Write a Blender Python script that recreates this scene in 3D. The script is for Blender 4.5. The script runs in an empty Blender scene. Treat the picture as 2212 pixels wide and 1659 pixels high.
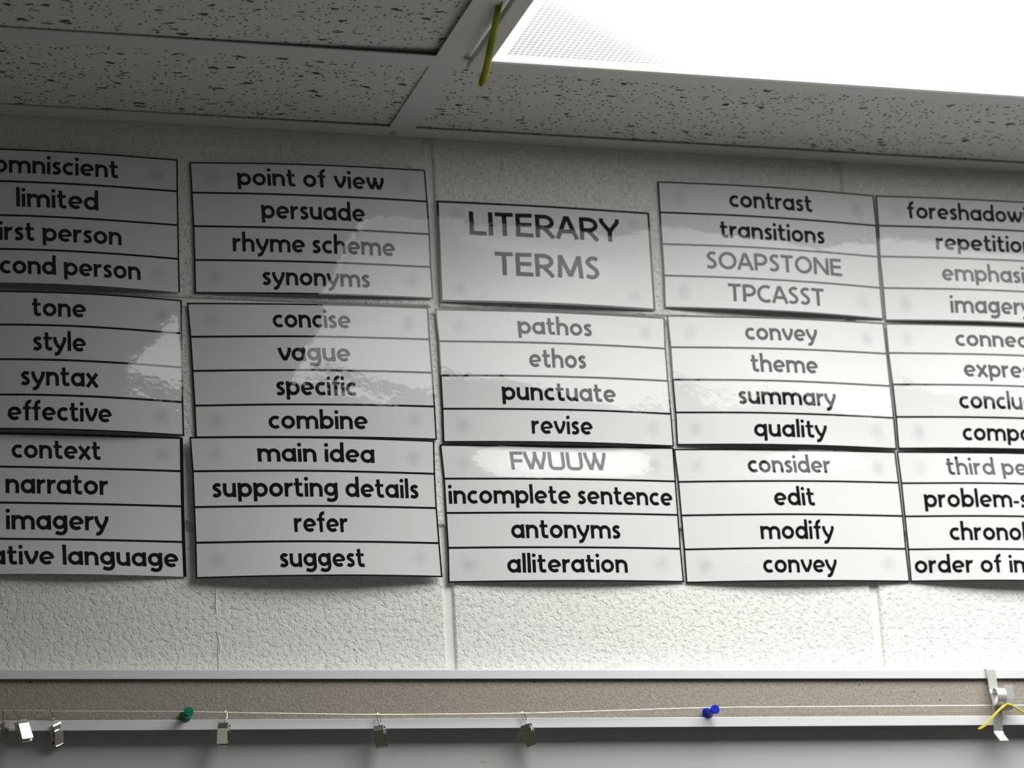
import bpy, math, random
from math import sin, cos, pi, radians
from mathutils import Matrix, Vector

S = bpy.context.scene
COL = S.collection
Z0 = 2.13            # height of the map-rail top above the floor; z below is written relative to it
ZC = 0.4977          # underside of the ceiling grid (relative)
FLOOR = -Z0

# ------------------------------------------------------------------ camera
cam_d = bpy.data.cameras.new('camera')
cam = bpy.data.objects.new('camera', cam_d)
COL.objects.link(cam)
cam_d.sensor_width = 36.0
cam_d.lens = 96.23
cam_d.clip_start = 0.05
cam_d.dof.use_dof = True
cam_d.dof.focus_distance = 2.36
cam_d.dof.aperture_fstop = 6.3
cr, cu, cf = (0.958806, -0.279448, -0.050983), (-0.029746, -0.277266, 0.960333), (0.282498, 0.919257, 0.274157)
cam.matrix_world = Matrix(((cr[0], cu[0], -cf[0], -0.63571), (cr[1], cu[1], -cf[1], -2.27577),
                           (cr[2], cu[2], -cf[2], -0.41418 + Z0), (0, 0, 0, 1)))
S.camera = cam

# ------------------------------------------------------------------ world, exposure
w = bpy.data.worlds.new('world')
S.world = w
w.use_nodes = True
w.node_tree.nodes['Background'].inputs['Color'].default_value = (0.6, 0.62, 0.65, 1)
w.node_tree.nodes['Background'].inputs['Strength'].default_value = 0.02
S.view_settings.view_transform = 'Standard'
S.view_settings.look = 'None'
S.view_settings.gamma = 1.0
S.view_settings.use_curve_mapping = False
S.view_settings.exposure = 0.2
LAMP = 3.3           # brightness of the lit lens of the ceiling light, seen obliquely
TUBES = 7.4         # watts thrown downwards through the prisms (they cut off the flat angles)
SPREAD = 140.0
FILL_LAMP = 0.55      # lens strength of the added, unseen fill lights further back

# ------------------------------------------------------------------ materials
def mat(name, color=(0.8, 0.8, 0.8), rough=0.5, metal=0.0, coat=0.0, coat_rough=0.05, spec=0.5):
    m = bpy.data.materials.new(name)
    m.use_nodes = True
    b = m.node_tree.nodes['Principled BSDF']
    b.inputs['Base Color'].default_value = (*color, 1)
    b.inputs['Roughness'].default_value = rough
    b.inputs['Metallic'].default_value = metal
    b.inputs['Coat Weight'].default_value = coat
    b.inputs['Coat Roughness'].default_value = coat_rough
    b.inputs['Specular IOR Level'].default_value = spec
    return m
def nd(m, t, **kw):
    n = m.node_tree.nodes.new(t)
    for k, v in kw.items():
        setattr(n, k, v)
    return n
def lk(m, a, b): m.node_tree.links.new(a, b)
def bsdf(m): return m.node_tree.nodes['Principled BSDF']
def objco(m, scale=(1, 1, 1)):
    t = nd(m, 'ShaderNodeTexCoord'); mp = nd(m, 'ShaderNodeMapping')
    mp.inputs['Scale'].default_value = scale
    lk(m, t.outputs['Object'], mp.inputs['Vector'])
    return mp.outputs['Vector']
def noise(m, vec, scale, detail=2.0, rough=0.5):
    n = nd(m, 'ShaderNodeTexNoise')
    n.inputs['Scale'].default_value = scale
    n.inputs['Detail'].default_value = detail
    n.inputs['Roughness'].default_value = rough
    lk(m, vec, n.inputs['Vector'])
    return n.outputs['Fac']
def ramp(m, fac, stops):
    r = nd(m, 'ShaderNodeValToRGB')
    e = r.color_ramp.elements
    while len(e) < len(stops): e.new(0.5)
    for el, (p_, c) in zip(e, stops):
        el.position = p_
        el.color = (c, c, c, 1) if not isinstance(c, tuple) else (*c, 1)
    lk(m, fac, r.inputs['Fac'])
    return r.outputs['Color']
def math_(m, op, a, b=None, c=None):
    n = nd(m, 'ShaderNodeMath', operation=op)
    for i, v in enumerate((a, b, c)):
        if v is None: continue
        if isinstance(v, (int, float)): n.inputs[i].default_value = v
        else: lk(m, v, n.inputs[i])
    return n.outputs[0]
def bump(m, height, dist, strength=1.0, target='Normal'):
    n = nd(m, 'ShaderNodeBump')
    n.inputs['Distance'].default_value = dist
    n.inputs['Strength'].default_value = strength
    lk(m, height, n.inputs['Height'])
    lk(m, n.outputs['Normal'], bsdf(m).inputs[target])
    return n
def mixc(m, fac, a, b):
    n = nd(m, 'ShaderNodeMix', data_type='RGBA')
    lk(m, fac, n.inputs[0])
    for i, v in ((6, a), (7, b)):
        if isinstance(v, tuple): n.inputs[i].default_value = (*v, 1)
        else: lk(m, v, n.inputs[i])
    return n.outputs[2]

# painted cinder block: lumpy paint with pits
M_BLOCK = mat('painted_block', (0.80, 0.80, 0.775), 0.5, spec=0.35)
v = objco(M_BLOCK)
n1 = ramp(M_BLOCK, noise(M_BLOCK, v, 225, 4, 0.62), [(0.30, 0.0), (0.50, 0.8), (0.75, 1.0)])
n2 = noise(M_BLOCK, v, 520, 2)
n3 = ramp(M_BLOCK, noise(M_BLOCK, v, 330, 2), [(0.27, 0.0), (0.37, 1.0)])
h = math_(M_BLOCK, 'ADD', math_(M_BLOCK, 'MULTIPLY', n1, 0.75), math_(M_BLOCK, 'MULTIPLY', n2, 0.22))
h = math_(M_BLOCK, 'ADD', h, math_(M_BLOCK, 'MULTIPLY', n3, 0.7))
bump(M_BLOCK, h, 0.0012, 1.0)
M_JOINT = mat('painted_mortar', (0.80, 0.80, 0.775), 0.5, spec=0.35)
bump(M_JOINT, noise(M_JOINT, objco(M_JOINT), 120, 2), 0.0006, 0.6)
M_WALL = mat('plain_wall_paint', (0.62, 0.61, 0.58), 0.7)
bump(M_WALL, noise(M_WALL, objco(M_WALL), 90, 2), 0.0006, 0.6)
M_FLOOR = mat('floor_vinyl', (0.52, 0.50, 0.46), 0.4)
bump(M_FLOOR, noise(M_FLOOR, objco(M_FLOOR), 30, 2), 0.0003, 0.3)

# fissured acoustic tile: pin holes and worm-like fissures
M_TILE = mat('fissured_tile', (0.70, 0.68, 0.665), 0.85, spec=0.1)
v = objco(M_TILE)
vo = nd(M_TILE, 'ShaderNodeTexVoronoi', feature='F1')
vo.inputs['Scale'].default_value = 185
vo.inputs['Randomness'].default_value = 1.0
lk(M_TILE, v, vo.inputs['Vector'])
pin_gate = ramp(M_TILE, noise(M_TILE, v, 120, 1), [(0.41, 0.0), (0.50, 1.0)])
pin = math_(M_TILE, 'MULTIPLY', ramp(M_TILE, vo.outputs['Distance'], [(0.20, 1.0), (0.30, 0.0)]), pin_gate)
wv = nd(M_TILE, 'ShaderNodeTexNoise'); wv.inputs['Scale'].default_value = 60
lk(M_TILE, v, wv.inputs['Vector'])
vm = nd(M_TILE, 'ShaderNodeVectorMath', operation='MULTIPLY_ADD')
lk(M_TILE, wv.outputs['Color'], vm.inputs[0]); vm.inputs[1].default_value = (0.016, 0.016, 0); lk(M_TILE, v, vm.inputs[2])
mp = nd(M_TILE, 'ShaderNodeMapping'); mp.inputs['Scale'].default_value = (58, 140, 1); mp.inputs['Rotation'].default_value = (0, 0, 0.25)
lk(M_TILE, vm.outputs[0], mp.inputs['Vector'])
vf = nd(M_TILE, 'ShaderNodeTexVoronoi', feature='F1'); vf.inputs['Scale'].default_value = 1.0
lk(M_TILE, mp.outputs['Vector'], vf.inputs['Vector'])
fg = nd(M_TILE, 'ShaderNodeSeparateColor'); lk(M_TILE, vf.outputs['Color'], fg.inputs[0])
fis = math_(M_TILE, 'MULTIPLY', ramp(M_TILE, vf.outputs['Distance'], [(0.20, 1.0), (0.30, 0.0)]),
            ramp(M_TILE, fg.outputs[0], [(0.68, 0.0), (0.74, 1.0)]))
pit = math_(M_TILE, 'MAXIMUM', math_(M_TILE, 'MULTIPLY', pin, 0.8), fis)
lk(M_TILE, mixc(M_TILE, pit, (0.70, 0.68, 0.665), (0.10, 0.085, 0.07)), bsdf(M_TILE).inputs['Base Color'])
bump(M_TILE, math_(M_TILE, 'SUBTRACT', 1.0, pit), 0.0015, 0.8)

M_GRID = mat('white_enamelled_steel', (0.66, 0.66, 0.645), 0.4)
M_FRAME = mat('white_fixture_steel', (0.66, 0.66, 0.65), 0.4)
M_DARK = mat('dark_gap', (0.02, 0.02, 0.02), 0.8)
M_SCREW = mat('painted_screw', (0.45, 0.44, 0.40), 0.4)

def lens_mat(name, strength, x0, y0, near):
    # prismatic lens: bright tubes behind it, cells of the prism pattern near the ends stay dimmer
    m = mat(name, (0.9, 0.9, 0.9), 0.3)
    t = nd(m, 'ShaderNodeTexCoord'); sp = nd(m, 'ShaderNodeSeparateXYZ')
    lk(m, t.outputs['Object'], sp.inputs[0])
    X, Y = sp.outputs[0], sp.outputs[1]
    cell = 0.0052
    fx = math_(m, 'ABSOLUTE', math_(m, 'SUBTRACT', math_(m, 'FRACT', math_(m, 'DIVIDE', X, cell)), 0.5))
    fy = math_(m, 'ABSOLUTE', math_(m, 'SUBTRACT', math_(m, 'FRACT', math_(m, 'DIVIDE', Y, cell)), 0.5))
    d = math_(m, 'ADD', math_(m, 'MULTIPLY', fx, 0.8), fy)
    cellp = ramp(m, d, [(0.38, 0.0), (0.60, 1.0)])
    ax = math_(m, 'SUBTRACT', X, x0)
    ay = math_(m, 'ABSOLUTE', math_(m, 'SUBTRACT', Y, y0))
    rim = math_(m, 'MINIMUM', ax, ay)
    rimf = ramp(m, math_(m, 'MULTIPLY', rim, 40.0), [(0.30, 1.0), (0.48, 0.0)])
    up = math_(m, 'MULTIPLY', math_(m, 'ADD', ax, math_(m, 'MULTIPLY', ay, 1.2)), 2.0)
    lit = ramp(m, up, [(0.0, 0.0), (0.30, 0.05), (0.62, 0.55), (1.0, 1.0)])
    low = math_(m, 'MULTIPLY_ADD', cellp, 1.25, 0.36)
    low = math_(m, 'MAXIMUM', low, math_(m, 'MULTIPLY', rimf, 2.2))
    st = nd(m, 'ShaderNodeMix', data_type='FLOAT')
    lk(m, lit, st.inputs[0]); lk(m, low, st.inputs[2]); st.inputs[3].default_value = strength
    b = bsdf(m)
    b.inputs['Emission Color'].default_value = (1.0, 0.995, 0.965, 1)
    lk(m, st.outputs[0] if near else math_(m, 'ADD', strength, 0.0), b.inputs['Emission Strength'])
    b.inputs['Base Color'].default_value = (0.25, 0.25, 0.25, 1)
    return m

# laminated paper and laminated print share the same glossy film
def film(m, amp=1.0):
    v = objco(m)
    a = noise(m, v, 34, 3, 0.6)
    b_ = noise(m, v, 210, 2, 0.5)
    hh = math_(m, 'ADD', a, math_(m, 'MULTIPLY', b_, 0.10))
    n = bump(m, hh, 0.0011 * amp, 0.22, 'Coat Normal')
    return n
M_PAPER = mat('laminated_paper', (0.72, 0.72, 0.715), 0.6, coat=1.0, coat_rough=0.045, spec=0.0)
film(M_PAPER)
uvn = nd(M_PAPER, 'ShaderNodeUVMap'); us = nd(M_PAPER, 'ShaderNodeSeparateXYZ'); lk(M_PAPER, uvn.outputs[0], us.inputs[0])
du = math_(M_PAPER, 'SUBTRACT', math_(M_PAPER, 'ABSOLUTE', math_(M_PAPER, 'SUBTRACT', us.outputs[0], 0.5)), 0.41)
dv = math_(M_PAPER, 'SUBTRACT', math_(M_PAPER, 'ABSOLUTE', math_(M_PAPER, 'SUBTRACT', us.outputs[1], 0.5)), 0.37)
rr = math_(M_PAPER, 'SQRT', math_(M_PAPER, 'ADD', math_(M_PAPER, 'MULTIPLY', math_(M_PAPER, 'MULTIPLY', du, du), 3.2), math_(M_PAPER, 'MULTIPLY', dv, dv)))
rr = math_(M_PAPER, 'ADD', rr, math_(M_PAPER, 'MULTIPLY', noise(M_PAPER, objco(M_PAPER), 70, 2), 0.09))
spot = ramp(M_PAPER, rr, [(0.055, 1.0), (0.125, 0.0)])   # grey putty showing through at the four corners
lk(M_PAPER, mixc(M_PAPER, math_(M_PAPER, 'MULTIPLY', spot, 0.55), (0.72, 0.72, 0.715), (0.50, 0.51, 0.55)), bsdf(M_PAPER).inputs['Base Color'])
M_INK = mat('laminated_black_print', (0.008, 0.008, 0.010), 0.6, coat=1.0, coat_rough=0.045, spec=0.0)
film(M_INK)

M_ALU = mat('satin_aluminium', (0.70, 0.71, 0.74), 0.45, metal=0.0)
v = objco(M_ALU, (1.5, 60, 260))
bump(M_ALU, noise(M_ALU, v, 8, 2), 0.0002, 0.25)
M_CORK = mat('cork_linoleum', (0.47, 0.45, 0.40), 0.85, spec=0.15)
v = objco(M_CORK)
cc = ramp(M_CORK, noise(M_CORK, v, 900, 2, 0.6), [(0.3, (0.26, 0.235, 0.20)), (0.7, (0.40, 0.37, 0.325))])
hole = nd(M_CORK, 'ShaderNodeTexVoronoi', feature='F1'); hole.inputs['Scale'].default_value = 62
lk(M_CORK, v, hole.inputs['Vector'])
hf = ramp(M_CORK, hole.outputs['Distance'], [(0.035, 1.0), (0.06, 0.0)])
lk(M_CORK, mixc(M_CORK, hf, cc, (0.03, 0.03, 0.02)), bsdf(M_CORK).inputs['Base Color'])
bump(M_CORK, noise(M_CORK, v, 420, 2), 0.0005, 1.0)
M_BOARD = mat('whiteboard_face', (0.51, 0.53, 0.535), 0.22, spec=0.5)
bump(M_BOARD, noise(M_BOARD, objco(M_BOARD), 15, 1), 0.0004, 0.1)
M_SMEAR = mat('marker_smear', (0.55, 0.30, 0.12), 0.5)
M_NICKEL = mat('nickel_plate', (0.72, 0.69, 0.62), 0.2, metal=1.0)
bump(M_NICKEL, noise(M_NICKEL, objco(M_NICKEL), 300, 2), 0.0002, 0.2)
M_WIRE = mat('twisted_steel_wire', (0.80, 0.78, 0.70), 0.38, metal=0.6)
bump(M_WIRE, noise(M_WIRE, objco(M_WIRE), 900, 1), 0.0003, 0.6)
M_GREEN = mat('green_plastic', (0.015, 0.22, 0.13), 0.25)
M_BLUE = mat('blue_plastic', (0.008, 0.035, 0.52), 0.25)
for m_ in (M_GREEN, M_BLUE):
    bump(m_, noise(m_, objco(m_), 200, 1), 0.0001, 0.1)
M_HOOK = mat('polished_aluminium', (0.78, 0.78, 0.77), 0.3, metal=0.6)
bump(M_HOOK, noise(M_HOOK, objco(M_HOOK, (1, 1, 0.1)), 300, 2), 0.0002, 0.2)
M_YELLOW = mat('yellow_cord', (0.62, 0.55, 0.06), 0.6)
bump(M_YELLOW, noise(M_YELLOW, objco(M_YELLOW), 800, 1), 0.0003, 0.6)
M_OLIVE = mat('fuzzy_olive', (0.36, 0.38, 0.05), 0.9, spec=0.1)
v = objco(M_OLIVE)
lk(M_OLIVE, ramp(M_OLIVE, noise(M_OLIVE, v, 26, 2), [(0.35, (0.20, 0.26, 0.02)), (0.65, (0.46, 0.42, 0.05))]), bsdf(M_OLIVE).inputs['Base Color'])
bump(M_OLIVE, noise(M_OLIVE, v, 700, 2), 0.0006, 1.0)

# ------------------------------------------------------------------ object helpers
class MB:
    def __init__(s): s.v = []; s.f = []
    def add(s, vs, fs):
        o = len(s.v); s.v += [tuple(q) for q in vs]; s.f += [tuple(i + o for i in f) for f in fs]
    def box(s, x0, x1, y0, y1, z0, z1):
        s.add([(x, y, z) for x in (x0, x1) for y in (y0, y1) for z in (z0, z1)],
              [(0, 1, 3, 2), (4, 6, 7, 5), (0, 4, 5, 1), (2, 3, 7, 6), (0, 2, 6, 4), (1, 5, 7, 3)])
    def tube(s, pts, r, n=10, caps=True):
        pts = [Vector(q) for q in pts]
        rs = r if isinstance(r, (list, tuple)) else [r] * len(pts)
        rings = []
        up = None
        for i, q in enumerate(pts):
            t = (pts[min(i + 1, len(pts) - 1)] - pts[max(i - 1, 0)]).normalized()
            if up is None:
                up = Vector((0, 0, 1)) if abs(t.z) < 0.9 else Vector((0, 1, 0))
            a = (up - t * up.dot(t)).normalized(); up = a
            b = t.cross(a)
            rings.append([q + (a * cos(2 * pi * k / n) + b * sin(2 * pi * k / n)) * rs[i] for k in range(n)])
        vs = [q for rg in rings for q in rg]
        fs = [(i * n + k, i * n + (k + 1) % n, (i + 1) * n + (k + 1) % n, (i + 1) * n + k) for i in range(len(pts) - 1) for k in range(n)]
        if caps:
            fs += [tuple(range(n))[::-1], tuple((len(pts) - 1) * n + k for k in range(n))]
        s.add(vs, fs)
    def lathe_y(s, prof, cx, cz, n=28):
        # prof: list of (distance along -y from the wall, radius)
        vs = [(cx + r * cos(2 * pi * k / n), -d, cz + r * sin(2 * pi * k / n)) for d, r in prof for k in range(n)]
        fs = [(i * n + k, i * n + (k + 1) % n, (i + 1) * n + (k + 1) % n, (i + 1) * n + k) for i in range(len(prof) - 1) for k in range(n)]
        fs += [tuple(range(n))[::-1], tuple((len(prof) - 1) * n + k for k in range(n))]
        s.add(vs, fs)
    def sheet(s, path, w, th):
        # strip of sheet metal: path of (y, z, half width, x offset), thickness th
        L = len(path); vs = []
        for i, (y, z, hw, xo) in enumerate(path):
            a = path[max(i - 1, 0)]; b = path[min(i + 1, L - 1)]
            ty, tz = b[0] - a[0], b[1] - a[1]; l = math.hypot(ty, tz) or 1
            ny, nz = -tz / l * th, ty / l * th
            vs += [(xo - hw, y, z), (xo + hw, y, z), (xo + hw, y + ny, z + nz), (xo - hw, y + ny, z + nz)]
        fs = []
        for i in range(L - 1):
            for k in range(4):
                fs.append((i * 4 + k, i * 4 + (k + 1) % 4, (i + 1) * 4 + (k + 1) % 4, (i + 1) * 4 + k))
        fs += [(3, 2, 1, 0), tuple((L - 1) * 4 + k for k in range(4))]
        s.add(vs, fs)

def obj(name, mb, m, parent=None, local=False, smooth=False, bevel=0.0):
    me = bpy.data.meshes.new(name)
    off = Vector((0, 0, 0)) if local else Vector((0, 0, Z0)) - (parent.location if parent else Vector((0, 0, 0)))
    me.from_pydata([tuple(Vector(q) + off) for q in mb.v], [], mb.f)
    me.materials.append(m)
    me.update()
    import bmesh
    bm = bmesh.new(); bm.from_mesh(me); bmesh.ops.recalc_face_normals(bm, faces=bm.faces); bm.to_mesh(me); bm.free()
    if smooth:
        for p_ in me.polygons: p_.use_smooth = True
        me.set_sharp_from_angle(angle=radians(40))
    o = bpy.data.objects.new(name, me)
    COL.objects.link(o)
    if parent: o.parent = parent
    if bevel:
        b = o.modifiers.new('bevel', 'BEVEL'); b.width = bevel; b.segments = 2; b.limit_method = 'ANGLE'; b.angle_limit = radians(40)
    return o
def tag(o, label, cat, group=None):
    o['label'] = label; o['category'] = cat
    if group: o['group'] = group
    return o
def struct(o): o['kind'] = 'structure'; return o
def thing(name, loc, label, cat, group=None):
    e = bpy.data.objects.new(name, None); COL.objects.link(e)
    e.empty_display_size = 0.02
    e.location = (loc[0], loc[1], loc[2] + Z0)
    return tag(e, label, cat, group)

# ------------------------------------------------------------------ the room
RX0, RX1, RY = -3.4, 3.8, -6.0
# front wall: cinder blocks in running bond with tooled joints (joint positions measured on the wall)
PITCH, CH, JW = 0.4064, 0.2032, 0.0095
mb = MB(); mj = MB()
mj.add([(RX0, 0.0026, FLOOR), (RX1, 0.0026, FLOOR), (RX1, 0.0026, ZC + 0.12), (RX0, 0.0026, ZC + 0.12)], [(0, 1, 2, 3)])
zj0 = 0.128
k0 = int((FLOOR - zj0) // CH)
for k in range(k0, 3):
    za, zb = max(zj0 + k * CH, FLOOR), min(zj0 + (k + 1) * CH, ZC + 0.12)
    if zb - za < 0.02: continue
    shift = -JW / 2 + (PITCH / 2 if k % 2 == 0 else 0)
    i0 = int((RX0 - shift) // PITCH)
    for i in range(i0, int((RX1 - shift) // PITCH) + 1):
        xa, xb = max(shift + i * PITCH, RX0), min(shift + (i + 1) * PITCH, RX1)
        if xb - xa < 0.03: continue
        g, c = JW / 2 - 0.0012, 0.0026
        x_, X_, z_, Z_ = xa + g, xb - g, za + g, zb - g
        ch = 0.0022
        ring = lambda t, y: [(x_ + t, y, z_ + t), (X_ - t, y, z_ + t), (X_ - t, y, Z_ - t), (x_ + t, y, Z_ - t)]
        vs = ring(0, 0.0026) + ring(ch * 0.35, 0.0011) + ring(ch, 0.0)
        fs = [(8, 9, 10, 11)]
        for a in (0, 4):
            for q in range(4): fs.append((a + q, a + (q + 1) % 4, a + 4 + (q + 1) % 4, a + 4 + q))
        mb.add(vs, fs)
wf = struct(obj('wall_front', mb, M_BLOCK))
struct(obj('mortar', mj, M_JOINT, wf))
# paint drips down the block below the second column of signs
md = MB()
for pts in ([(-0.2110, -0.0002, 0.077), (-0.2114, -0.0002, 0.069), (-0.2112, -0.0002, 0.052)],
            [(-0.2150, -0.0002, 0.0585), (-0.2128, -0.0002, 0.0590), (-0.2118, -0.0002, 0.0565)],
            [(-0.2110, -0.0002, 0.036), (-0.2096, -0.0002, 0.028), (-0.2104, -0.0002, 0.018), (-0.2100, -0.0002, 0.002)],
            [(-0.2094, -0.0002, 0.030), (-0.2084, -0.0002, 0.025), (-0.2090, -0.0002, 0.017)]):
    md.tube(pts, 0.0005, 6)
struct(obj('paint_drip', md, M_JOINT, wf, smooth=True))
def wallbox(name, x0, x1, y0, y1):
    m_ = MB(); m_.box(x0, x1, y0, y1, FLOOR, ZC + 0.12); return struct(obj(name, m_, M_WALL))
wallbox('wall_left', RX0 - 0.1, RX0, RY, 0.0)
wallbox('wall_right', RX1, RX1 + 0.1, RY, 0.0)
wallbox('wall_back', RX0, RX1, RY - 0.1, RY)
m_ = MB(); m_.box(RX0, RX1, RY, 0.0, FLOOR - 0.05, FLOOR); struct(obj('floor', m_, M_FLOOR))

# ceiling grid
TX0, TX1 = -0.0465, -0.0227       # the tee that runs away from the wall
CY0, CY1 = -0.1887, -0.1649       # the tee parallel to the wall
def tee(name, x0, x1, y0, y1, along):
    m_ = MB(); m_.box(x0, x1, y0, y1, ZC, ZC + 0.0012)
    if along == 'x': yc = (y0 + y1) / 2; m_.box(x0, x1, yc - 0.001, yc + 0.001, ZC + 0.0012, ZC + 0.03)
    else: xc = (x0 + x1) / 2; m_.box(xc - 0.001, xc + 0.001, y0, y1, ZC + 0.0012, ZC + 0.03)
    return struct(obj(name, m_, M_GRID))
m_ = MB(); m_.box(RX0, RX1, -0.0222, -0.0004, ZC, ZC + 0.0012); m_.box(RX0, RX1, -0.0012, -0.0004, ZC + 0.0012, ZC + 0.024)
ang = struct(obj('trim_1', m_, M_GRID))
ms = MB(); ms.lathe_y([(0, 0.003), (0.0006, 0.0032), (0.0014, 0.0024), (0.0017, 0.0012)], 0, 0, 16)
ms.v = [(x - 0.0399, z - 0.009, ZC + y) for x, y, z in ms.v]
struct(obj('screw_head', ms, M_SCREW, ang, smooth=True))
ms = MB(); ms.box(-0.0417, -0.0381, -0.0094, -0.0086, ZC - 0.00185, ZC - 0.0015)
struct(obj('screw_slot', ms, M_DARK, ang))
tee('trim_2', TX0, TX1, RY, -0.0222, 'y')
tee('trim_3', RX0, TX0, CY0, CY1, 'x')
tee('trim_4', TX1, RX1, CY0, CY1, 'x')
# far tees (outside this view, seen from a step aside and in reflections)
MOD = 0.6096
fx = [TX0 + 1.2192 * i for i in (-2, -1, 1, 2, 3)]
fy = [CY0 - MOD * i for i in range(1, 10)]
m_ = MB()
for x in fx: m_.box(x, x + 0.0238, RY, -0.0222, ZC, ZC + 0.0012)
for y in fy: m_.box(RX0, RX1, y, y + 0.0238, ZC - 0.0002, ZC + 0.0010)
struct(obj('trim_5', m_, M_GRID))
# ceiling: plenum slab above everything, and the tiles out of view as one field
m_ = MB(); m_.box(RX0, RX1, RY, 0.0, ZC + 0.12, ZC + 0.16)
cz = ZC + 0.002
LX1 = TX0 + 1.2192                # next tee to the right
def field(x0, x1, y0, y1): m_.box(x0, x1, y0, y1, cz, cz + 0.016)
field(RX0, TX0 - 1.2192 + 0.012, RY, -0.002)
field(TX0 - 1.2192 + 0.013, TX0 + 0.011, RY, CY0 - MOD + 0.011)
field(TX0 + 0.013, LX1 + 0.011, RY, CY0 - MOD + 0.011)
field(LX1 + 0.013, RX1, RY, -0.002)
struct(obj('ceiling', m_, M_TILE))
def tile(x0, x1, y0, y1, label, dz=(0, 0, 0, 0)):
    # dz lifts the corners (x0y0, x1y0, x1y1, x0y1): a tile that does not sit flat leaves a dark gap
    m_ = MB(); NX = 40
    b0 = ZC + 0.00125
    vs = []
    for i in range(NX + 1):
        t = i / NX
        x = x0 + (x1 - x0) * t
        for y, da, db in ((y0, dz[0], dz[1]), (y1, dz[3], dz[2])):
            zz = b0 + da + (db - da) * t ** 10
            vs += [(x, y, zz), (x, y, zz + 0.016)]
    fs = []
    for i in range(NX):
        a = i * 4; b = a + 4
        fs += [(a, a + 2, b + 2, b), (a + 1, b + 1, b + 3, a + 3), (a, b, b + 1, a + 1), (a + 2, a + 3, b + 3, b + 2)]
    fs += [(0, 1, 3, 2), (NX * 4, NX * 4 + 2, NX * 4 + 3, NX * 4 + 1)]
    m_.add(vs, fs)
    o = obj('ceiling_tile', m_, M_TILE)
    return tag(o, label, 'ceiling tile', 'fissured tiles in the ceiling grid')
tile(TX0 - 1.2192 + 0.014, TX0 + 0.0075, CY0 - MOD + 0.013, CY0 + 0.0075, 'speckled ceiling tile in the top left, its right edge lifted off the metal grid', (0, 0.001, 0.0055, 0.0005))
tile(TX0 - 1.2192 + 0.014, TX0 + 0.0075, CY1 - 0.0075, -0.012, 'narrow speckled ceiling strip left of the tee, above the signs omniscient and point of view', (0, 0.0005, 0.002, 0.0005))
tile(TX1 - 0.0075, LX1 + 0.011, CY1 - 0.0075, -0.012, 'narrow speckled ceiling strip between the glowing ceiling light and the wall', (0.0005, 0, 0, 0.0012))

# ------------------------------------------------------------------ ceiling lights
def troffer(label, ox, oy, near, strength, group):
    # recessed two by four foot light: ox, oy = outer corner of the hinged lens door nearest the wall
    t = thing('ceiling_light', (ox, oy, ZC), label, 'ceiling light', group)
    L, D = 1.192, 0.6055
    x0, x1, y1, y0 = ox, ox + L, oy, oy - D
    zt, zb = ZC - 0.0005, ZC - 0.0065
    fl, fn = 0.0165, 0.0185       # door frame widths
    m_ = MB()
    ix0, ix1, iy1, iy0 = x0 + fl, x1 - fl, y1 - fn, y0 + fn
    rings = []
    # cross-section of the pressed steel door frame, outside to inside
    for t_, z in ((0.0, zt), (0.0, zb + 0.0006), (0.0008, zb), (0.9, zb), (1.0, zb + 0.0012), (1.0, zb + 0.004)):
        if t_ < 0.5: a = b = t_
        else: a, b = fl * t_, fn * t_
        rings.append([(x0 + a, y0 + b, z), (x1 - a, y0 + b, z), (x1 - a, y1 - b, z), (x0 + a, y1 - b, z)])
    vs = [q for r in rings for q in r]; fs = []
    for i in range(len(rings) - 1):
        for k in range(4): fs.append((i * 4 + k, i * 4 + (k + 1) % 4, i * 4 + 4 + (k + 1) % 4, i * 4 + 4 + k))
    m_.add(vs, fs)
    obj('door_frame', m_, M_FRAME, t)
    lz = zb + 0.003
    m_ = MB(); m_.add([(ix0 - 0.002, iy0 - 0.002, lz), (ix1 + 0.002, iy0 - 0.002, lz), (ix1 + 0.002, iy1 + 0.002, lz), (ix0 - 0.002, iy1 + 0.002, lz)], [(0, 1, 2, 3)])
    lens = obj('lens', m_, lens_mat('prismatic_lens', strength, fl, -fn, near), t)
    lens['label'] = 'glowing prismatic lens'
    m_ = MB()
    hx0, hx1, hy0, hy1 = x0 + 0.004, x1 - 0.004, y0 + 0.004, y1 - 0.004
    zt2 = ZC + 0.1
    m_.add([(hx0, hy0, zt), (hx1, hy0, zt), (hx1, hy1, zt), (hx0, hy1, zt), (hx0 + .03, hy0 + .03, zt2), (hx1 - .03, hy0 + .03, zt2), (hx1 - .03, hy1 - .03, zt2), (hx0 + .03, hy1 - .03, zt2)],
           [(0, 1, 5, 4), (1, 2, 6, 5), (2, 3, 7, 6), (3, 0, 4, 7), (4, 5, 6, 7)])
    m_.box(x0 - 0.012, x0 + 0.006, y0, y1 + 0.010, ZC + 0.0014, ZC + 0.0022); m_.box(x0 + 0.006, x1, y1 - 0.006, y1 + 0.010, ZC + 0.0014, ZC + 0.0022)
    obj('housing', m_, M_FRAME, t)
    ld = bpy.data.lights.new('tube_light', 'AREA')
    ld.shape = 'RECTANGLE'; ld.size = L - 0.06; ld.size_y = D - 0.06; ld.spread = radians(SPREAD)
    ld.energy = TUBES * (1.0 if near else 0.3); ld.color = (1.0, 0.99, 0.96)
    lo = bpy.data.objects.new('tube_light', ld); COL.objects.link(lo); lo.parent = t
    lo.location = (L / 2, -D / 2, lz - 0.001 - ZC)
    if near:
        m_ = MB(); m_.box(x0 - 0.005, x0 + 0.0005, y1 - 0.0125, y1 - 0.0105, ZC - 0.0022, ZC - 0.0006)
        obj('hinge_tab', m_, M_SCREW, t)
    return t
troffer('glowing white fluorescent ceiling light with a prismatic lens, top right above the signs', -0.0170, -0.1795, True, LAMP, None)
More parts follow.
